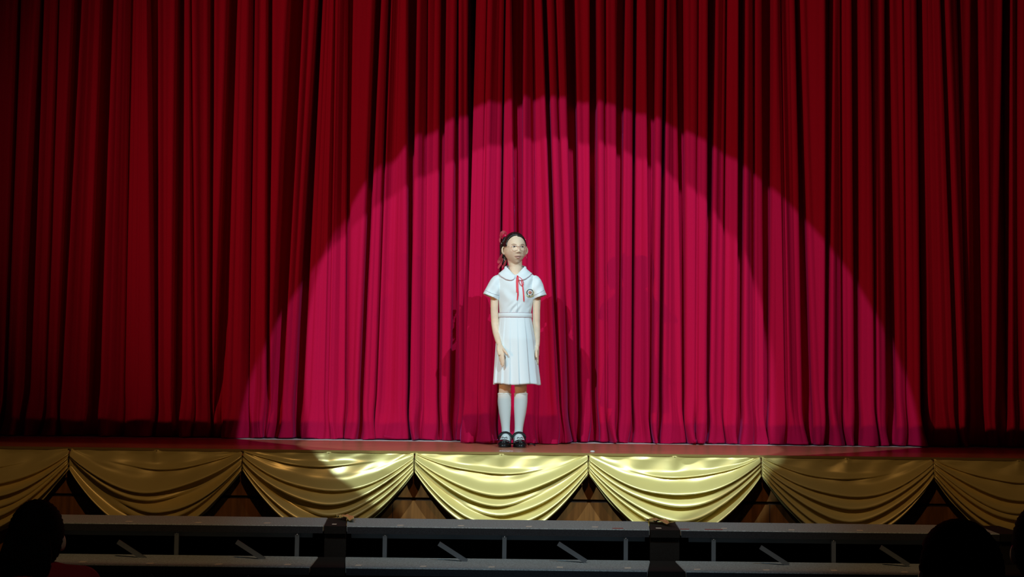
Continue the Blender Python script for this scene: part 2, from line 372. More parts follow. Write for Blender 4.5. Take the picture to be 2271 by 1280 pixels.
# ------------------------------------------------------------ choir risers
TI = [dict(z=.637, yb=-2.004, yf=-2.40), dict(z=.498, yb=-2.40, yf=-2.773)]
def rx(px, tier, front=True):
    D = 9+(TI[tier]['yf'] if front else TI[tier]['yb']); return (px-1131)*D/F
def riser(label, ends, posts1, posts2, braces, tapes1, tapes2, reds=()):
    t = thing('choir_riser', label, 'riser', ((ends[0][0]+ends[0][1])/2, -2.4, 0), 'grey carpeted choir risers in front of the stage')
    for k, T in enumerate(TI):
        b0, b1, f0, f1 = ends[k]; z = T['z']; th = .028 if k == 0 else .027
        poly = [(f0, T['yf']), (f1, T['yf']), (b1, T['yb']-.002), (b0, T['yb']-.002)]
        o = MB().prism(poly, z-th, z).build('step_deck', 'carpet', t, smooth=False)
        bv = o.modifiers.new('b', 'BEVEL'); bv.width = .005; bv.segments = 3; bv.limit_method = 'ANGLE'
        MB().prism([(f0+.003, T['yf']-.0035), (f1-.003, T['yf']-.0035), (f1-.003, T['yf']+.001), (f0+.003, T['yf']+.001)], z-th-.006, z-.004).build('front_shade_edging', 'shade_edging', t, smooth=False)  # added strip, shade of the front face is in its colour
        MB().box(max(f0, b0)+.02, min(f1, b1)-.02, T['yf']+.02, T['yf']+.045, z-th-.028, z-th-.001).build('frame_rail', 'metal', t, smooth=False)
    MB().box(ends[0][0], ends[0][1], -2.020, -2.012, .05, TI[0]['z']-.03).build('shade_backing', 'blackcarpet', t, smooth=False)  # added black sheet, stands in for the shade under the decks
    for k, ps in enumerate((posts1, posts2)):
        for px in ps:
            T = TI[k]; x = rx(px, k); yy = T['yf']+.004; zz = T['z']-.034
            o = MB().box(x-.0095, x+.0095, yy, yy+.016, 0.0, zz).build('leg', 'metal', t, smooth=False)
            MB().ell((x, yy-.001, zz-.008), .004, .003, .004, nu=10, nv=8).build('bolt', 'bright', o)
    for (pa, ya, pb, yb_), yy in braces:
        a = P(pa, ya, yy); b = P(pb, yb_, yy); d = (b-a)/np.linalg.norm(b-a); n = np.array([-d[2], 0, d[0]])*.010
        v = [a+n, a-n, b-n, b+n]; v = v+[q+np.array([0, .012, 0]) for q in v]
        MB().add(v, [(0, 1, 2, 3), (7, 6, 5, 4), (0, 4, 5, 1), (1, 5, 6, 2), (2, 6, 7, 3), (3, 7, 4, 0)]).build('brace', 'metal', t, smooth=False)
    for k, ts in enumerate((tapes1, tapes2)):
        T = TI[k]
        for px in ts:
            x = rx(px, k); yy = T['yf']+.07+.02*math.sin(px); a = .012; mb = MB()
            mb.prism([(x-a-.003, yy-.014), (x+a, yy-.012), (x+a+.003, yy+.014), (x-a, yy+.012)], T['z']+.0004, T['z']+.0018)
            mb.build('tape_mark', 'tape', t, smooth=False)
    for px, wd, k in reds:
        T = TI[k]; x = rx(px, k); MB().box(x-wd/2, x+wd/2, T['yf']+.02, T['yf']+.045, T['z']+.0004, T['z']+.0015).build('tape_strip', 'redtape', t, smooth=False)
    return t
R1 = [(rx(45, 0), -.877, rx(45, 0), -.845), (rx(35, 1), -.866, rx(30, 1), -.852)]
R2 = [(-.782, .672, -.74, .640), (-.743, .642, -.70, .596)]
R3 = [(.800, 2.26, .780, 2.235), (.756, 2.15, .759, 2.11)]
def br(xs, dy=0): return [((x-24, 1192+dy, x+38, 1232+dy), -2.52) for x in xs]
q1 = riser('grey carpeted choir riser on the left, behind the red shirted spectator', R1, (135, 400, 665), (348, 560), br((285, 548), 10), (285, 440, 592), (185, 337, 489, 641))
q2 = riser('grey carpeted choir riser in the middle, below the girl', R2, (858, 1121, 1388), (820, 1095, 1375), br((997, 1262), 14), (890, 1024, 1175, 1322), (798, 942, 1093, 1245, 1396), ((1371, .05, 0),))
q3 = riser('grey carpeted choir riser on the right, running behind the black haired head', R3, (1581, 1845, 2110), (1540, 1800, 2060), br((1711, 1978), 22), (1610, 1757, 1910), (1549, 1703, 1855, 2008, 2172), ((1583, .08, 0), (1519, .04, 0)))
for t_, (pa, pb) in ((q1, (622, 698)), (q2, (772, 838))):
    a = P(pa, 1269, -2.70); b = P(pb, 1266.5 if pa < 700 else 1271, -2.70)
    MB().tube([a, a*.5+b*.5+np.array([0, 0, .001]), b], [.0025, .0032, .0028]).build('latch_rod', 'bright', t_)
# black wedge steps that close the gaps between the risers
def filler(label, t1, t2, group='black filler steps between the risers'):
    t = thing('filler_step', label, 'filler step', ((t1[0]+t1[1])/2, -2.4, 0), group)
    MB().box(t1[0]-.0029, t1[1]+.0029, -2.020, -2.012, .02, TI[0]['z']-.037).build('shade_backing', 'blackcarpet', t, smooth=False)  # added black sheet, keeps the gap as dark as the shade beside it
    for k, (b0, b1, f0, f1) in enumerate((t1, t2)):
        T = TI[k]; poly = [(f0, T['yf']-.004), (f1, T['yf']-.004), (b1, T['yb']-.006), (b0, T['yb']-.006)]
        o = MB().prism(poly, T['z']-.035, T['z']-.001).build('step_deck', 'blackcarpet', t, smooth=False)
        ins = [(x*(.999)+(f0+f1)/2*.001, y+.02 if y < T['yb']-.1 else y-.02) for x, y in poly]
        MB().prism(ins, 0, T['z']-.036).build('step_body', 'blackcarpet', t, smooth=False)
    return t
e = .003
ff = filler('black filler step in the gap between left and middle risers', (-.877+e, -.782-e, -.845+e, -.74-e), (-.866+e, -.743-e, -.852+e, -.70-e))
MB().box(-.815, -.795, -2.335, -2.312, TI[0]['z']-.0006, TI[0]['z']+.001).build('tape_mark', 'tape', ff, smooth=False)
ff = filler('black filler step in the gap between middle and right risers', (.672+e, .800-e, .640+e, .780-e), (.642+e, .756-e, .596+e, .759-e))
MB().box(.675, .70, -2.34, -2.315, TI[0]['z']-.0006, TI[0]['z']+.001).build('tape_mark', 'tape', ff, smooth=False)
filler('black filler step at the far right end of the risers', (2.26+e, 2.36, 2.235+e, 2.36), (2.15+e, 2.30, 2.11+e, 2.30))
# loose gold cloth lying over the gap between middle and right riser
def gold_scrap(px0, px1, py0, label, seed):
    rr = np.random.default_rng(seed); G = []; x0 = rx(px0, 0); x1 = rx(px1, 0)
    for j in range(10):
        row = []
        for i in range(16):
            a = i/15; b = j/9
            row.append((x0+(x1-x0)*a+.02*b, -2.05-.22*b*(.25+.75*a), TI[0]['z']+.006+.012*abs(math.sin(5*a+4*b+seed))+.006*rr.random()))
        G.append(row)
    o = MB().grid(G).build('loose_cloth', 'satin'); md = o.modifiers.new('t', 'SOLIDIFY'); md.thickness = .002; md.offset = 1
    tag(o, label, 'cloth')
gold_scrap(1443, 1490, 1155, 'crumpled gold cloth end lying over the right riser gap', 2)
gold_scrap(730, 772, 1153, 'crumpled dark gold cloth end lying over the left riser gap', 5)

# ------------------------------------------------------------ the girl
GY = 0.0
girl = thing('person', 'girl in white school dress with red neck ribbon and glasses standing in the spotlight', 'person', (P(1140, 985, 0)[0], 0, ZS))
def W(px, py, y=0.0): return P(px, py, y)
PX = 9.0/F
def zed(py, y=0): return P(1140, py, y)[2]
HC = W(1142.0, 549.8, -.005)                                   # head centre at eye level
yaw = math.radians(15); rl = math.radians(-1.5)
HR = np.array(Matrix.Rotation(yaw, 3, 'Z') @ Matrix.Rotation(rl, 3, 'Y'))
def H(x, y, z): return HC+HR@np.array([x, y, z])
def head_pt(d, feat=True):
    dx, dy, dz = d
    x = .0668*dx; y = (.087 if dy < 0 else .088)*dy; z = (.094 if dz > 0 else .107)*dz-.002
    t = min(1, max(0, -dz)); x *= 1-.40*t**2.0
    if dy > 0: y *= 1-.40*t**1.4
    else: y *= 1+.03*t
    # squarer jaw, flatter face
    sq = (dx*dx*abs(dz))*.9 if dz < 0 else 0; x *= 1+.18*sq*2; 
    if feat and dy < 0:
        fz = z; f = 0
        f += -.0065*(g2(x, fz, .027, .001, .015, .010)+g2(x, fz, -.027, .001, .015, .010))
        f += .0035*(g2(x, fz, .027, -.001, .012, .006)+g2(x, fz, -.027, -.001, .012, .006))
        f += .0020*g2(abs(x), fz, .026, .017, .018, .006)
        f += .0030*g2(x, fz, 0, -.004, .008, .016)+.0090*g2(x, fz, 0, -.028, .0095, .011)+.0055*g2(x, fz, 0, -.032, .011, .006)
        f += .0060*g2(abs(x), fz, .0125, -.035, .0048, .005)
        f += -.0015*g2(abs(x), fz, .020, -.045, .006, .012)+.0035*g2(abs(x), fz, .034, -.032, .014, .014)
        f += .0028*g2(x, fz, 0, -.056, .017, .005)+.0032*g2(x, fz, 0, -.073, .013, .005)-.0035*g2(x, fz, 0, -.0645, .018, .0022)
        f += -.002*g2(x, fz, 0, -.083, .014, .005)+.0045*g2(x, fz, 0, -.098, .016, .012)
        y -= f
    return x, y, z
def sphere_dirs(nu, nv):
    return [[(math.sin(math.pi*j/nv)*math.cos(q), math.sin(math.pi*j/nv)*math.sin(q), math.cos(math.pi*j/nv)) for q in np.arange(nu)*2*math.pi/nu] for j in range(1, nv)]
B = MB()
B.loft([[H(*head_pt(d)) for d in r] for r in sphere_dirs(120, 100)])
# ears
for s in (-1, 1):
    ex, ez = (.0685, -.017)
    R3 = np.array(Matrix.Rotation(s*math.radians(-28), 3, 'Z')); RR = HR@R3
    c = H(s*(ex+.004), .010, ez)
    B.ell(c+RR@np.array([0,.006,0]), .0125, .0030, .021, RR, mi=0)
    pts = []
    for k in range(13):
        a = math.radians(-75+k*21); pts.append(c+RR@np.array([s*(.0125*math.sin(a+1.57) if 1 else 0), -.002, .0225*math.sin(a)]))
    B.tube(pts, .0042)
    B.ell(c+RR@np.array([-s*.003, 0, -.021]), .006, .004, .006)
# neck
B.chain([H(0, .018, -.04), W(1143.5, 592, .012), W(1143.5, 606, .014)], [.050, .0415, .048], 20)
# torso, hidden under the dress
B.chain([W(1110, 623, .012), W(1177, 623, .012)], [.034, .034], 18)
B.loft([[W(1143.5, py, .012)+np.array([hw*math.cos(q), hd*math.sin(q), 0]) for q in np.arange(32)*2*math.pi/32] for py, hw, hd in ((606, .050, .045), (620, .095, .055), (640, .098, .062), (670, .092, .06), (698, .085, .055), (725, .095, .065), (760, .10, .075), (785, .09, .07))])
# arms
aL = [(1103, 626, .012, .033), (1096.5, 660, .012, .0255), (1096.3, 690, .010, .0238), (1098, 718, .004, .0245), (1100.5, 737, -.02, .0225), (1104.5, 755, -.062, .0185), (1108.6, 768, -.092, .0150)]
aR = [(1183, 626, .012, .033), (1190.5, 660, .012, .0255), (1189.6, 690, .014, .0240), (1189.5, 715, .018, .0238), (1190.5, 735, .016, .0215), (1191.6, 755, .006, .0170), (1191.5, 768, 0, .0145)]
for A in (aL, aR): B.chain([W(*a[:3]) for a in A], [a[3] for a in A], 18)
# hands: flattened palm, four fingers and a thumb
def finger(p, r): B.chain(p, r, 10)
pm = [W(1108.8, 769, -.094), W(1110.0, 777, -.106), W(1111.5, 786, -.114)]
for off in (-.011, -.004, .004, .011):
    # palm metacarpals fan in depth and a little sideways (hand seen at a slant)
    o1 = np.array([off*.95, off*.25, 0]); B.chain([pm[0]+o1*.8, pm[1]+o1*1.15, pm[2]+o1*1.1], [.0125, .0115, .0100], 12)
fingL = [ # index (nearest the front) .. little
    ((1115.0, 786, -.117), (1116.8, 796, -.123), (1117.0, 804, -.124), (1116.6, 810, -.122)),
    ((1112.3, 787, -.117), (1114.2, 798, -.122), (1114.3, 807, -.122), (1114.0, 812.5, -.119)),
    ((1109.7, 786, -.113), (1110.9, 796, -.117), (1111.5, 803, -.117), (1111.8, 808, -.114)),
    ((1107.4, 784, -.108), (1108.3, 792, -.111), (1109.2, 798, -.111), (1109.8, 802, -.109))]
for ps, r in zip(fingL, (.0068, .0070, .0066, .0058)): finger([W(*q) for q in ps], [r*1.1, r, r*.93, r*.80])
finger([W(1112.5, 772, -.098), W(1117.5, 776, -.113), W(1121.6, 781, -.124), W(1124.6, 786, -.128)], [.0105, .0090, .0075, .0060])
pmR = [W(1191.6, 769, -.002), W(1191.8, 778, -.006), W(1191.8, 787, -.008)]
for off in (-.021, -.007, .007, .020):
    o1 = np.array([off*.12, off, 0]); B.chain([pmR[0]+o1*.6, pmR[1]+o1, pmR[2]+o1], [.0115, .0105, .0095], 12)
for off, ln, r in ((-.023, 19, .0066), (-.008, 22, .0069), (.007, 20, .0066), (.021, 15, .0058)):
    finger([W(1191.9+off*20, 787, -.008+off), W(1192.5+off*20, 787+ln*.42, -.012+off), W(1193.0+off*14, 787+ln*.75, -.010+off*.9), W(1193.0+off*14, 787+ln, -.004+off*.85)], [r*1.1, r, r*.93, r*.8])
finger([W(1190.5, 773, -.018), W(1189.5, 780, -.040), W(1189.5, 787, -.052), W(1190.0, 792, -.056)], [.0100, .0088, .0075, .006])
# legs
lL = [(1126, 770, .010, .062), (1121, 830, .004, .048), (1120.2, 855, 0, .0385), (1119, 872, .004, .0370), (1118.5, 890, .012, .0385), (1119.5, 915, .018, .0335), (1121, 940, .022, .0245), (1122, 960, .024, .0225), (1122, 974, .022, .024)]
lR = [(1151, 770, .010, .062), (1154, 830, .004, .048), (1154.6, 855, 0, .0385), (1155.3, 872, .004, .0370), (1155, 890, .012, .0385), (1153.6, 915, .018, .0335), (1151.5, 940, .022, .0245), (1150, 960, .024, .0225), (1150, 974, .022, .024)]
for A in (lL, lR): B.chain([W(*a[:3]) for a in A], [a[3] for a in A], 22)
for A, cx, sg in ((lL, 1121.4, -1), (lR, 1152.0, 1)):
    an = W(A[-1][0], 974, .02); B.chain([an, W(cx, 979, -.04), W(cx, 983, -.085)], [.023, .020, .015], 16)
body = voxel(B, 'body', 'skin', .0021, girl, 3)

# face details
def face(x, z, off=0.0):
    """point on the face surface"""
    y = -.2
    # invert the radial map by search over direction
    best = None
    dx, dz = x/.0655, (z+.002)/(.094 if z > -.002 else .107)
    for _ in range(12):
        dy = -math.sqrt(max(.02, 1-dx*dx-dz*dz)); n = math.sqrt(dx*dx+dy*dy+dz*dz)
        q = head_pt((dx/n, dy/n, dz/n)); dx += (x-q[0])/.0655*.9; dz += (z-q[2])/.1*.9
        dz = max(-.98, min(.98, dz)); dx = max(-.98, min(.98, dx))
    return H(x, q[1]-off, z)
def patch(outline_fn, n, rows, off, name, m_, parent, fan=True):
    G = [[face(*outline_fn(t, r/rows), off+.0006*(1-(r/rows)**2)) for t in np.arange(n)*2*math.pi/n] for r in range(rows, 0, -1)]
    mb = MB(); mb.grid(G, wrap=True); k = len(mb.v)-n; mb.f.append(tuple(range(k, k+n))); mb.m.append(0)
    o = mb.build(name, m_, parent); fixnormals(o); return o
for s in (-1, 1):
    cx = s*.0268
    e_ = patch(lambda t, r: (cx+.0115*math.cos(t)*r, .0002+(.0042 if math.sin(t) > 0 else .0028)*r*math.sin(t)*(1-.25*abs(math.cos(t)))+s*0+.0006*s*math.cos(t)*0), 28, 5, .0016, 'eye', 'eyewhite', girl)
    patch(lambda t, r: (cx+.0012+.0046*math.cos(t)*r, .0006+.0040*math.sin(t)*r), 20, 3, .0026, 'iris', 'iris', e_)
    ec = face(cx+.0022, .0018, .0040)
    MB().ell(ec, .0007, .0005, .0007, nu=8, nv=6).build('catchlight', 'eyewhite', e_)
    MB().tube([face(cx+.0128*math.cos(t), .0006+.0046*math.sin(t)*(1-.2*abs(math.cos(t))), .0022) for t in np.linspace(.05*math.pi, .95*math.pi, 14)], .0010, n=6).build('eyelid', 'brow', girl)
    MB().tube([face(cx+s*a, b, .0012) for a, b in ((-.013, .0125), (-.006, .0150), (.002, .0165), (.010, .0155), (.016, .0125))], [.0005, .0009, .0010, .0008, .0004], n=6).build('eyebrow', 'brow', girl)
    MB().ell(face(s*.0062, -.0385, .0008), .0024, .0012, .0012, HR, nu=10, nv=6).build('nostril', 'brow', girl)
# mouth: parted lips with teeth
cz = -.0625; smile = lambda x: .0032*(x/.021)**2
MB().grid([[face(x, cz+smile(x)+k, .0010) for x in np.linspace(-.0175, .0175, 15)] for k in np.linspace(-.0052, .0030, 6)]).build('teeth', 'teeth', girl)
MB().tube([face(x, cz+smile(x)+.0052*(1-(x/.0235)**2)+.0003, .0010) for x in np.linspace(-.0225, .0225, 17)], [.0004+.0013*(1-(x/.0225)**2)**.6 for x in np.linspace(-.0225, .0225, 17)], n=8).build('upper_lip', 'lip', girl)
MB().tube([face(x, cz+smile(x)-.0068*(1-(x/.021)**2), .0012) for x in np.linspace(-.0195, .0195, 17)], [.0004+.0019*(1-(x/.0195)**2)**.6 for x in np.linspace(-.0195, .0195, 17)], n=8).build('lower_lip', 'lip', girl)

# hair: combed back cap, braids, ponytail
hd_ = []
for r in sphere_dirs(160, 110):
    row = []
    for d in r:
        x, y, z = head_pt(d, False)
        rf = 1.0
        # inside the hairline oval the cap sinks below the skin
        zc = .012; ov = (x/(.0585 if z > .01 else .060))**2+((z-zc)/(.059-.006*(x > .0)) if z > zc else (z-zc)/.2)**2
        front = y < .004-.25*max(0, -z+.02)*0
        inside = (y < -.004 and ov < 1) or (z < -.012 and y < .028) or (z < -.012 and abs(x) > .5) or (z < -.075)
        soft = 1.0
        if y < -.004: soft = min(1, max(0, (ov-1)/.10))
        if z < .004: soft = min(soft, min(1, max(0, (y-.018-(.0 if z > -.02 else .006))/.012)))
        if z < -.055: soft = min(soft, max(0, 1-(-.055-z)/.02))
        ang = math.atan2(x-.0, z-.0); groove = .0011*math.sin(ang*46+14*y/.09)+.0007*math.sin(ang*83+20*y)
        off = -.004+soft*(.0095+.0025*max(0, z)/.09+groove+.0025*g2(x, z, -.035, .06, .03, .03))
        row.append(H(x+d[0]*off, y+d[1]*off, z+d[2]*off))
    hd_.append(row)
hair = MB().loft(hd_).build('hair', 'hair', girl); fixnormals(hair)
mb = MB(); rr = np.random.default_rng(9)
for k in range(2, 14):      # twisted braids along the left of the parting
    t = k/13; a = np.array([-.012-.050*t, -.055+.085*t, .088-.038*t**1.5-.02*t]); o1 = .004*np.array([math.sin(k*2.4), 0, math.cos(k*2.4)])
    q = H(*(a+o1)); mb.ell(q, .0078, .0085, .0062, HR, nu=10, nv=8)
for k in range(12):
    t = k/11; a = np.array([-.052-.013*math.sin(t*3.1), -.012+.045*t, .058-.05*t]); q = H(*a); mb.ell(q, .0075, .0085, .008, HR, nu=10, nv=8)
mb.build('braid', 'hair', hair)
mb = MB()
for k in range(26):
    a = rr.uniform(-1, 1); b = rr.uniform(-1, 1)
    mb.tube([W(1122+3*a, 526, .040+.02*b), W(1114.5+4*a, 545, .062+.02*b), W(1117.5+5*a, 568, .075+.014*b), W(1119+6*a, 582, .066+.014*b), W(1121+5*a+rr.uniform(-2, 2), 594+rr.uniform(-4, 3), .062+.012*b)], [.006, .007, .007, .005, .0012], n=7)
mb.build('ponytail', 'hair', hair)
def ribbon(pts, wid, m_, name, par, th=.0012, nrm=(0, 1, 0)):
    """flat band through pts"""
    n = np.array(nrm, float); L = []; pts = np.array(pts, float); m0 = len(pts)
    if hasattr(wid, '__len__'): wid = list(np.interp(np.linspace(0, m0-1, 5*m0), range(m0), wid))
    q = np.linspace(0, m0-1, 5*m0); sp = []
    for t in q:
        k = min(int(t), m0-2); f = t-k; P0, P1, P2, P3 = pts[max(k-1, 0)], pts[k], pts[k+1], pts[min(k+2, m0-1)]
        sp.append(.5*(2*P1+(P2-P0)*f+(2*P0-5*P1+4*P2-P3)*f*f+(3*P1-P0-3*P2+P3)*f**3))
    pts = sp
    for i, p in enumerate(pts):
        d = pts[min(i+1, len(pts)-1)]-pts[max(i-1, 0)]; a = np.cross(d, n); a /= np.linalg.norm(a); ww = wid[i] if hasattr(wid, '__len__') else wid
        L.append([p+a*ww/2-n*th/2, p+a*ww/2+n*th/2, p-a*ww/2+n*th/2, p-a*ww/2-n*th/2])
    return MB().loft(L).build(name, m_, par, smooth=False)
rb = ribbon([W(1124.5, 520, .02), W(1119, 515.5, .01), W(1114, 517, .005), W(1111, 524, .01), W(1114, 529, .02)], [.006, .020, .024, .018, .006], 'organza', 'hair_ribbon', hair)
ribbon([W(1115, 523, .02), W(1110.5, 526, .02), W(1108.6, 532, .02), W(1109, 538, .02)], [.006, .010, .010, .006], 'organza', 'hair_ribbon', hair)
ribbon([W(1114, 563, .05), W(1110, 572, .045), W(1106.5, 580, .045), W(1105, 584, .045)], [.006, .018, .020, .012], 'organza', 'hair_ribbon', hair)
ribbon([W(1115, 573, .045), W(1111.5, 584, .042), W(1107, 591, .042), W(1104.6, 596, .042)], [.008, .012, .014, .004], 'organza', 'hair_ribbon', hair)
ribbon([W(1122, 577, .045), W(1119, 586, .042), W(1114, 594, .042)], [.008, .014, .006], 'organza', 'hair_ribbon', hair)
for px, py, yy, r in ((1120.5, 521.8, -.03, .0022), (1112.0, 539.8, 0, .0026), (1165.6, 531, -.045, .0018)):
    MB().ell(W(px, py, yy), r, r, r, nu=10, nv=8).build('pearl_pin', 'pearl', hair)
for px, py, r in ((1118.6, 572, .0015), (1118.2, 575, .0018), (1118.8, 577.2, .0022), (1168.2, 569.5, .0013), (1168.0, 572.0, .0013)):
    MB().ell(W(px, py, -.012), r, r, r, nu=10, nv=8).build('earring', 'pearl', girl)
# glasses
GLx = -.0925
gl = MB()
for s in (-1, 1):
    cx = s*.0262+.001; pts = []
    for t in np.linspace(0, 2*math.pi, 36, endpoint=False):
        c_, s_ = math.cos(t), math.sin(t); pw_ = .72
        pts.append(H(cx+.0205*abs(c_)**pw_*np.sign(c_), GLx+.010*(abs(cx+.02*c_)/.047)**2, -.0088+.0150*abs(s_)**pw_*np.sign(s_)))
    gl.tube(pts, .0011, n=6, closed=True)
    gl.tube([H(s*.0465, GLx+.010, .004), H(s*.060, -.070, .0035), H(s*.0675, -.02, 0), H(s*.067, .012, -.002)], .0009, n=6)
gl.tube([H(-.0065, GLx-.001, .0005), H(.001, GLx-.004, .002), H(.0085, GLx-.001, .0005)], .0009, n=6)
gl.build('glasses', 'gold', girl)
# headset microphone
mc = MB().tube([H(.066, .0, -.02), H(.064, -.025, -.040), H(.058, -.048, -.052), H(.049, -.068, -.058), H(.038, -.085, -.060), H(.024, -.098, -.056)], .0006, n=6)
o = mc.build('headset_microphone', 'micm', girl)
MB().ell(H(.021, -.101, -.0545), .0026, .0026, .0026).build('capsule', 'micm', o)

# ---------------- dress
def ringE(c, hw, hd, n=64, fn=None, dirx=(1, 0, 0), diry=(0, 1, 0)):
    a = np.array(dirx, float); b = np.array(diry, float)
    return [c+a*hw*math.cos(q)+b*hd*math.sin(q) for q in np.arange(n)*2*math.pi/n]
D = MB()
D.loft([ringE(W(cx, py, .012), hw*PX, hd) for py, cx, hw, hd in ((596, 1143.5, 17, .046), (600, 1143.5, 22, .052), (605, 1143.5, 32, .056), (611, 1143.5, 42, .062), (620, 1143.8, 45, .070), (632, 1144.5, 42, .078), (648, 1145, 40.5, .083), (664, 1144.5, 38.5, .083), (682, 1143.3, 36.5, .079), (700, 1142.5, 35, .074))])
for (sx, sy), (hx, hy), hl, sg in (((1104, 621), (1087.8, 658.8), 18.2, -1), ((1184, 621), (1197.8, 659.3), 15.8, 1)):
    c0 = W(sx, sy, .012); c1 = W(hx, hy, .008); ax = c1-c0; ax /= np.linalg.norm(ax); px_ = np.cross([0, 1, 0], ax); px_ /= np.linalg.norm(px_); py_ = np.cross(ax, px_)
    rg = [ringE(c0-ax*.030*0+(c1-c0)*f, h, d, 40, dirx=px_, diry=py_) for f, h, d in ((-.20, .022, .026), (-.08, .034, .037), (.12, .042, .045), (.4, .046, .050), (.7, hl*PX*.95, .053), (1, hl*PX, .056))]
    rg += [ringE(c0+(c1-c0)*f, h, d, 40, dirx=px_, diry=py_) for f, h, d in ((1.0, hl*PX-.0050, .051), (.8, hl*PX*.93-.0060, .048), (.55, .036, .042))]
    D.loft(rg)
bod = voxel(D, 'bodice', 'cotton', .0023, girl, 4)
a = coords(bod); zw = zed(700)
wz = 1-sm(a[:, 2]-zw, 0, .11); ch = np.exp(-((a[:, 2]-zed(655))/.05)**2)
fold = .0058*wz*np.sin(a[:, 0]*150+5*np.sin(a[:, 2]*30))*(.5+.5*np.sin(a[:, 0]*47+1))+.0035*ch*np.sin(a[:, 0]*60+a[:, 2]*50)+.0025*np.sin(a[:, 0]*90-a[:, 2]*70+2)*sm(np.abs(a[:, 0]-HC[0]), .06, .10)
a[:, 1] -= fold*np.where(a[:, 1] < .012, 1, -1); setco(bod, a)
BV = bvh(bod)
def onb(px, py, off=.002):
    p0 = Vector(P(px, py, -.5)); d = (p0-Vector(CAM)).normalized(); h = BV.ray_cast(Vector(CAM), d)
    return np.array(h[0]-d*off) if h[0] is not None else np.array(P(px, py, -.06))
AN = [0, 15, 30, 45, 60, 75, 90, 120, 150, 180]
IN = ([.7, 5, 9, 13, 16.5, 19, 20.3, 18, 10, 0], [610.5, 607.3, 603.3, 599, 595.2, 592.8, 591.3, 589.5, 588.5, 588])
OU = ([1.5, 4.5, 11, 20, 29, 35.3, 39.3, 36, 22, 0], [613.5, 619, 621.8, 620.6, 615.5, 610.3, 604.5, 601, 602, 603])
NX = 1143.0
def zin(a): return zed(np.interp(a, AN, IN[1]), .012-.05*math.cos(math.radians(a)))
# neckline: open the bodice inside the collar
bm = bmesh.new(); bm.from_mesh(bod.data); cx0 = W(NX, 600, .012)[0]; kill = []
for v in bm.verts:
    dx, dy = v.co.x-cx0, v.co.y-.012; an = math.degrees(math.atan2(abs(dx), -dy))
    if abs(dx) < .075 and v.co.z > zin(an)-.004 and math.hypot(dx, dy) < .062: kill.append(v)
bmesh.ops.delete(bm, geom=kill, context='VERTS'); bm.to_mesh(bod.data); bm.free()
def collar(side):
    G = []; n = 44
    for k in range(11):
        f = k/10; row = []
        for i in range(n):
            a_ = 180*i/(n-1); ca = math.cos(math.radians(a_))
            xi, zi = np.interp(a_, AN, IN[0]), np.interp(a_, AN, IN[1]); xo, zo = np.interp(a_, AN, OU[0]), np.interp(a_, AN, OU[1])
            pi_ = W(NX+side*xi, zi, .012-.050*ca); po = W(NX+side*xo, zo, .012-(.088 if ca > 0 else .062)*ca)
            p = pi_+(po-pi_)*f
            if f > .25 or a_ < 60:
                h = BV.find_nearest(Vector(p)); q = np.array(h[0])+np.array(h[1])*.0045; wgt = sm(f, 0, .5)
                p = p*(1-wgt)+q*wgt
            p = p+np.array([0, 0, .006*math.sin(math.pi*min(1, f*1.3))*max(0, math.sin(math.radians(a_)))])
            row.append(p)
        G.append(row)
    o = MB().grid(G).build('collar', 'cotton', girl); md = o.modifiers.new('t', 'SOLIDIFY'); md.thickness = .0018; md.offset = 0
    MB().tube([np.array(p)+np.array([0, -.0012 if i < 30 else .001, -.0004]) for i, p in enumerate(G[-1])], .0011, n=6).build('piping', 'pinkpipe', o)
    return o
collar(-1); collar(1)
# sleeve piping
for (p0, p1, p2) in (((1076.5, 644), (1091, 652), (1106.5, 655.5)), ((1184.5, 655.5), (1195, 651), (1206.5, 643.8))):
    pts = []
    for t in np.linspace(0, 1, 18):
        q = np.array(p0)*(1-t)**2+2*np.array(p1)*t*(1-t)*1+np.array(p2)*t*t; pts.append(onb(q[0], q[1], .0006))
    MB().tube(pts, .0009, n=6).build('sleeve_piping', 'piping', girl)
MB().tube([onb(1147.5+.2*math.sin(k), 620+k*4.6, .0004) for k in range(17)], .0007, n=6).build('placket_seam', mat('grey_seam', (.45, .48, .52), .8), girl)
# belt
bl = MB(); outer = [ringE(W(1142.5, py, .012), hw*PX+d, hd+d, 72) for py, hw, hd, d in ((694.6, 35.3, .076, .0028), (695.2, 35.3, .076, .0052), (699.5, 35.4, .076, .0058), (704, 35.6, .077, .0052), (704.8, 35.6, .077, .0028))]
bl.loft(outer, cap=False).loft([ringE(W(1142.5, py, .012), hw*PX, hd, 72) for py, hw, hd in ((704.8, 35.6, .077), (694.6, 35.3, .076))], cap=False)
bo = bl.build('belt', 'cotton', girl)
for py in (694.7, 705): MB().tube(ringE(W(1142.5, py, .012), 35.5*PX+.0050, .0765+.0050, 72), .0009, n=6, closed=True).build('piping', 'pinkpipe', bo)
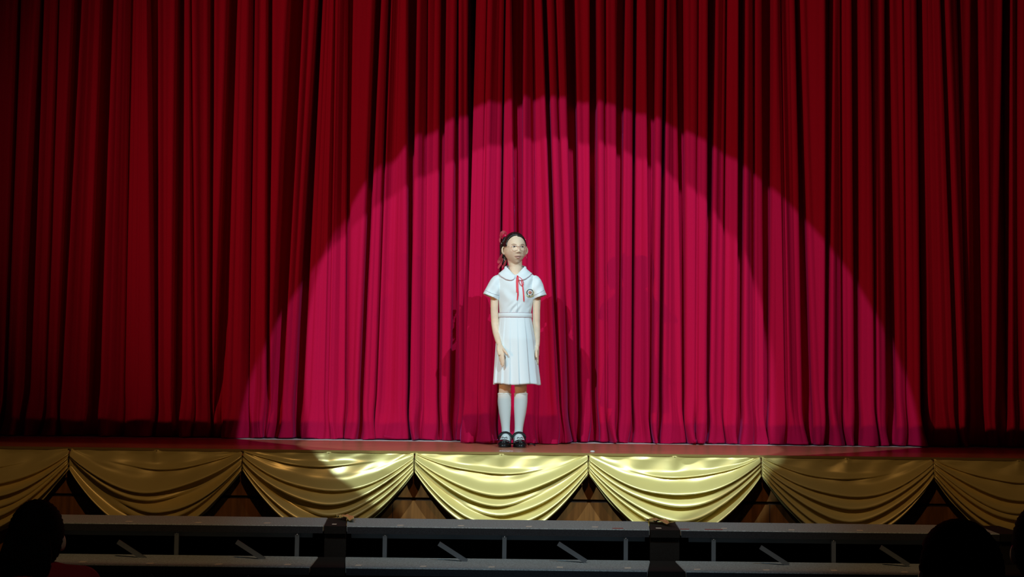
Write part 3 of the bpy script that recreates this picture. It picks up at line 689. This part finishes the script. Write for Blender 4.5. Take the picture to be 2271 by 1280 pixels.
# pleated skirt
def skirt_ring(t, off=0.0, n=320):
    py = 703+(852.5-703)*t; cx = 1142.5+2.7*t; hw = (36+ (43.5-36)*min(1, t/.33) + 8.2*max(0, (t-.33)/.67))*PX; hd = .077+.035*min(1, t/.33)+.018*max(0, (t-.33)/.67)
    out = []
    for q in np.arange(n)*2*math.pi/n:
        k = 15*q/(2*math.pi)+.28+.12*math.sin(3*q); fr = k-math.floor(k)
        saw = (fr if fr < .86 else (1-fr)/.14*.86)-.43
        am = .0015+.0135*t**1.2
        wob = .004*t*math.sin(5*q+1.3)+.003*t*math.sin(9*q+.5)
        r = 1; c = W(cx, py, .012)
        nx, ny = math.cos(q), math.sin(q)
        zz = c[2]-(.004*t*math.sin(4*q+2.2) if t > .95 else 0)
        # bodies lean out of round a little: flatter front
        out.append(np.array([c[0]+(hw+off)*nx+nx*(saw*am+wob), c[1]+(hd+off)*np.sign(ny)*abs(ny)**.9+ny*(saw*am+wob), zz]))
    return out
sk = MB(); ts = list(np.linspace(0, 1, 46)); sk.loft([skirt_ring(t) for t in ts]+[skirt_ring(t, -.0025) for t in ts[::-1]], cap=False, closed=True)
so = sk.build('skirt', 'cotton', girl); fixnormals(so)
# neck ribbon
kn = onb(1147.8, 612.5, .008); nr = MB().ell(kn, .0055, .004, .005).build('neck_ribbon', 'ribbon', girl)
ribbon([onb(x, y, .006) for x, y in ((1147.5, 612), (1147, 622), (1147.2, 635), (1147.4, 648))], [.007, .014, .014, .013], 'ribbon', 'ribbon_tail', nr)
ribbon([onb(x, y, .0045) for x, y in ((1148.5, 640), (1148.8, 650), (1148, 660), (1147.3, 666))], [.008, .0085, .0075, .006], 'ribbon', 'ribbon_tail', nr)
ribbon([onb(x, y, .006) for x, y in ((1156, 622), (1159, 633), (1160.5, 645), (1161.5, 657), (1162, 668.5))], [.005, .0065, .0075, .0075, .006], 'ribbon', 'ribbon_tail', nr)
lp = [(1149, 613), (1154, 616), (1159, 621), (1161.5, 627.5), (1160, 634), (1156, 633.5), (1152.3, 628.5), (1150.3, 620)]
MB().tube([onb(x, y, .007) for x, y in [tuple(np.array(lp[k])*(1-f)**2*.5+np.array(lp[(k+1) % 8])*(.5+f-f*f)+np.array(lp[(k+2) % 8])*f*f*.5) for k in range(8) for f in (0, .25, .5, .75)]], .0019, n=8, closed=True).build('ribbon_loop', 'ribbon', nr)
# crest on the chest
def disc(px, py, fn, m_, off, par, name, n=40, rings=4, inner=0.0, a0=0, a1=2*math.pi):
    G = []
    for k in range(rings+1):
        f = inner+(1-inner)*k/rings; row = []
        for i in range(n+1):
            t = a0+(a1-a0)*i/n; r = fn(t)*max(f, .02); row.append(onb(px+r*math.cos(t), py-r*math.sin(t), off))
        G.append(row)
    o = MB().grid(G).build(name, m_, par); md = o.modifiers.new('t', 'SOLIDIFY'); md.thickness = .0006; return o
crest = disc(1175.3, 650.2, lambda t: 9.0+.7*abs(math.sin(t*2.0))+.9*(math.sin(t) < -.5), 'yellowth', .0008, girl, 'school_crest')
disc(1175.3, 649, lambda t: 7.5, 'whiteth', .0014, crest, 'crest_field')
disc(1175.3, 648.8, lambda t: 7.6, 'navy', .0020, crest, 'crest_arc', inner=.76, rings=2, a0=math.radians(-48), a1=math.radians(228))
for k in range(7):
    t = math.radians(42+k*17); MB().ell(onb(1175.3+6.7*math.cos(t), 648.8-6.7*math.sin(t), .0026), .0006, .0004, .0010, nu=6, nv=4).build('crest_letter', 'whiteth', crest)
disc(1175.3, 648.9, lambda t: 2.3+1.6*abs(math.cos(2.5*(t-math.pi/2))), 'redth', .0020, crest, 'crest_flower')
disc(1175.3, 648.7, lambda t: 1.4, mat('pink_embroidery', (.8, .42, .36), .8), .0026, crest, 'flower_centre', n=14, rings=2)
disc(1175.2, 654.4, lambda t: 1+3.2*abs(math.cos(t)), 'whiteth', .0022, crest, 'crest_scroll', n=20, rings=2)
disc(1173.7, 656.2, lambda t: 1.3, 'greenth', .0028, crest, 'crest_leaf', n=12, rings=2)

# socks and shoes
for A, cx, sg in ((lL, 1121.4, -1), (lR, 1153.2, 1)):
    toe = math.radians(7*sg)
    sock = MB(); prof = [(871.8, .0405, 0), (873, .0418, 0), (878, .0415, 0), (890, .0418, 0), (900, .0408, 0), (915, .0372, 0), (928, .0325, 0), (940, .0285, 0), (950, .0262, 0), (958, .0262, 0), (968, .029, 0)]
    lx = [(a[1], a[0], a[2]) for a in A]
    rg = []
    for py, r, _ in prof:
        x = np.interp(py, [q[0] for q in lx], [q[1] for q in lx]); yv = np.interp(py, [q[0] for q in lx], [q[2] for q in lx])
        rg.append([W(x, py, yv)+np.array([r*math.cos(q), r*1.02*math.sin(q), .0012*math.sin(9*q)*(py < 872.5)]) for q in np.arange(36)*2*math.pi/36])
    sock.loft(rg)
    ank = W(A[-1][0], 970, .02)
    ax0 = ank[0]; R = np.array(Matrix.Rotation(toe, 3, 'Z'))
    def S_(x, y, z): return np.array([ax0, 0.0, ZS])+R@np.array([x, y, 0])+np.array([0, 0, z])
    # foot part of the sock, rising from vamp to ankle
    rg = []
    for y, hw, top in ((.055, .022, .05), (.04, .030, .075), (.015, .033, .095), (-.010, .034, .088), (-.035, .035, .074), (-.06, .036, .060), (-.085, .034, .046)):
        rg.append([S_(hw*math.cos(q), y, .016+(top-.016)*max(0, math.sin(q))**.8 if math.sin(q) > 0 else .016) for q in np.arange(28)*2*math.pi/28])
    sock.loft(rg)
    sko = sock.build('sock', 'sockm', girl); fixnormals(sko)
    MB().tube([p+np.array([0, 0, -.001]) for p in [W(np.interp(874, [q[0] for q in lx], [q[1] for q in lx]), 873.5, np.interp(874, [q[0] for q in lx], [q[2] for q in lx]))+np.array([.0415*math.cos(q), .0415*math.sin(q), 0]) for q in np.arange(36)*2*math.pi/36]], .0022, n=8, closed=True).build('cuff', 'sockm', sko)
    # shoe
    def foot_w(s):  # half width along the length s 0 heel .. 1 toe
        return .030+.0135*sm(s, .25, .75)-.0*s
    def outline(off=0, n=48):
        out = []
        for k in range(n):
            t = 2*math.pi*k/n; sy_ = -math.cos(t); s = (1-(-sy_))/2 if 0 else (1+sy_)/2      # s: 0 heel, 1 toe
            wv = (foot_w(s)+off)*abs(math.sin(t))**.72*np.sign(math.sin(t)); out.append((wv, .070-(.070+.142)*s+(off*(-sy_)), s))
        return out
    ol = outline()
    def rimz(s): return .050-.004*sm(s, 0, .25)+.016*math.exp(-((s-.40)/.09)**2)-.008*sm(s, .45, .7)
    sh = MB()
    rings = []
    for f, in_ in ((0, .0), (.35, -.0005), (.7, .001), (1, .004)):
        rings.append([S_(x*(1-in_/.04), y, .016+(rimz(s)-.016)*f) for x, y, s in ol])
    rings.append([S_(x*.86, y*.93-.002, rimz(s)-.001) for x, y, s in ol])
    rings.append([S_(x*.84, y*.92-.002, .018) for x, y, s in ol])
    sh.loft(rings)
    # toe box dome
    rg = []
    for y, hw, top in ((-.066, .0415, .045), (-.080, .0425, .050), (-.095, .0425, .050), (-.112, .040, .046), (-.126, .033, .039), (-.136, .022, .031), (-.1415, .010, .024)):
        rg.append([S_(hw*math.cos(q), y, .016+(top-.016)*(max(0, math.sin(q))**.75) if math.sin(q) > 0 else .0155) for q in np.arange(32)*2*math.pi/32])
    sh.loft(rg)
    shoe = sh.build('shoe', 'shoe', girl); fixnormals(shoe)
    so2 = outline(.0012)
    MB().loft([[S_(x, y, z) for x, y, s in so2] for z in (.0, .003, .010, .0166)]).build('sole', 'shoe', shoe)
    # strap over the instep with buckle side
    pts = [S_(.041*math.cos(q)*(1 if abs(math.cos(q)) < .95 else 1), -.012-.012*math.sin(q), .040+.047*math.sin(q)**.8) for q in np.linspace(.02, math.pi-.02, 24)]
    st = MB(); L_ = []
    for i, p in enumerate(pts):
        d = pts[min(i+1, 23)]-pts[max(i-1, 0)]; d /= np.linalg.norm(d); a_ = np.array([0, 1, -1.3]); a_ = a_-d*(a_@d); a_ /= np.linalg.norm(a_); n_ = np.cross(d, a_)
        L_.append([p+a_*.0105+n_*.0018, p+a_*.0105-n_*.0018, p-a_*.0105-n_*.0018, p-a_*.0105+n_*.0018])
    st.loft(L_).build('strap', 'shoe', shoe)
    bw = MB()
    for s2 in (-1, 1): bw.tube([S_(0, -.068, .056), S_(s2*.012, -.066, .062), S_(s2*.018, -.066, .056), S_(s2*.011, -.068, .052)], .0022, n=7, closed=True)
    bw.ell(S_(0, -.070, .056), .0035, .003, .0035).build('bow', 'shoe', shoe)

# ------------------------------------------------------------ spectators in the dark hall
def spectator(label, px, pytop, Y, hw, shirt, yaw_=0, lift=0.0, bun=False):
    c = P(px, pytop, Y); top = c[2]; x = c[0]; g = thing('person', label, 'person', (x, Y, 0))
    hz = top-.115; R = np.array(Matrix.Rotation(yaw_, 3, 'Z')); b = MB(); T = lambda a, b_, z: np.array([x, Y, 0])+R@np.array([a, b_, 0])+np.array([0, 0, z])
    b.ell(T(0, 0, hz), hw*.93, .092, .105, R)
    b.ell(T(0, .035, hz-.045), hw*.62, .055, .062, R)            # jaw, towards the stage
    b.ell(T(0, .100, hz-.02), .010, .016, .014, R)                # nose
    for s in (-1, 1):
        b.ell(T(s*hw*.97, .012, hz-.022), .010, .016, .028, R)
    sh = hz-.150+lift
    b.chain([T(0, -.005, hz-.05), T(0, -.015, sh+.01)], [.052, .055], 18)
    seat = max(.30, sh-.36)
    b.chain([T(-.12, -.015, sh-.02), T(.12, -.015, sh-.02)], [.045, .045]); b.loft([[T(a*math.cos(q), -.015+d*math.sin(q), z) for q in np.arange(28)*2*math.pi/28] for a, d, z in ((.05, .05, sh+.03), (.13, .08, sh-.02), (.15, .095, sh-.12), (.135, .09, sh-.25), (.15, .11, seat+.02), (.14, .11, seat-.03))])
    for s in (-1, 1):
        b.chain([T(s*.155, -.015, sh-.03), T(s*.185, .0, sh-.22), T(s*.10, .20, seat+.10)], [.045, .036, .026])
        b.chain([T(s*.10, .20, seat+.10), T(s*.09, .24, seat+.09), T(s*.085, .27, seat+.082)], [.026, .024, .018])
        for k in range(4): b.chain([T(s*(.065+.014*k), .26, seat+.082), T(s*(.066+.014*k), .30, seat+.074), T(s*(.067+.014*k), .32, seat+.066)], [.009, .008, .007], 8)
        b.chain([T(s*.085, .0, seat+.02), T(s*.09, .36, seat+.01), T(s*.09, .36, .07)], [.075, .055, .042]); b.chain([T(s*.09, .34, .04), T(s*.09, .47, .032)], [.038, .030])
    voxel(b, 'body', 'skin', .006, g, 2)
    rows = []
    for r in sphere_dirs(72, 52):
        row = []
        for d in r:
            f = 1.0 if (d[1] < .30 or d[2] > .45) else .84
            if d[2] < -.72 and not bun: f = .80
            a_ = math.atan2(d[0], d[2]); gv = .0015*math.sin(a_*40)
            row.append(T(d[0]*(hw*1.03+gv)*f, d[1]*(.108+gv)*f-.004, hz+.004+d[2]*(.112+gv)*f))
        rows.append(row)
    h = MB().loft(rows).build('hair', 'darkhair', g); fixnormals(h)
    if bun: 
        pt = MB()
        for k in range(14):
            a_ = (k-6.5)/6.5; pt.tube([T(.05*a_, -.085, hz+.02), T(.065*a_, -.100, hz-.05), T(.06*a_, -.10, hz-.10), T(.045*a_, -.095, hz-.135)], [.015, .018, .016, .004], n=7)
        pt.build('loose_hair', 'darkhair', h)
    s_ = MB()
    s_.loft([[T(a*math.cos(q), -.015+d*math.sin(q), z) for q in np.arange(36)*2*math.pi/36] for a, d, z in ((.062, .062, sh+.047), (.095, .075, sh+.040), (.150, .094, sh+.022), (.180, .106, sh-.03), (.170, .112, sh-.12), (.150, .105, sh-.25), (.165, .125, seat+.0), (.160, .125, seat-.045))])
    for s in (-1, 1): s_.chain([T(s*.06, -.015, sh-.012), T(s*.150, -.015, sh-.024), T(s*.187, -.005, sh-.15)], [.058, .064, .054])
    voxel(s_, 'shirt', shirt, .006, g, 3)
    lg = MB()
    for s in (-1, 1): lg.chain([T(s*.085, .0, seat+.02), T(s*.09, .36, seat+.01), T(s*.09, .36, .10)], [.082, .062, .050])
    voxel(lg, 'trousers', 'darkshirt', .008, g, 2)
    ch = thing('hall_chair', 'dark chair under the '+label.split(',')[0], 'chair', (x, Y-.02, 0), 'hall chairs under the spectators')
    zc = seat-.085; MB().box(x-.2, x+.2, Y-.19, Y+.17, zc-.03, zc).build('seat', 'darkshirt', ch, smooth=False)
    for sx in (-.18, .18):
        for sy in (-.17, .15): MB().box(x+sx-.012, x+sx+.012, Y+sy-.012, Y+sy+.012, 0, zc-.031).build('leg', 'darkshirt', ch, smooth=False)
    return g
spectator('dark haired spectator in a red shirt, seen from behind at the lower left', 84, 1108, -4.4, .082, 'redshirt', 0, lift=.022, bun=True)
spectator('black haired spectator in dark clothes, seen from behind at the lower right', 2127, 1152, -5.8, .085, 'darkshirt', math.radians(12))
spectator('spectator at the right photo edge, only the side of the dark head showing', 2322, 1112, -5.3, .084, 'darkshirt', 0)
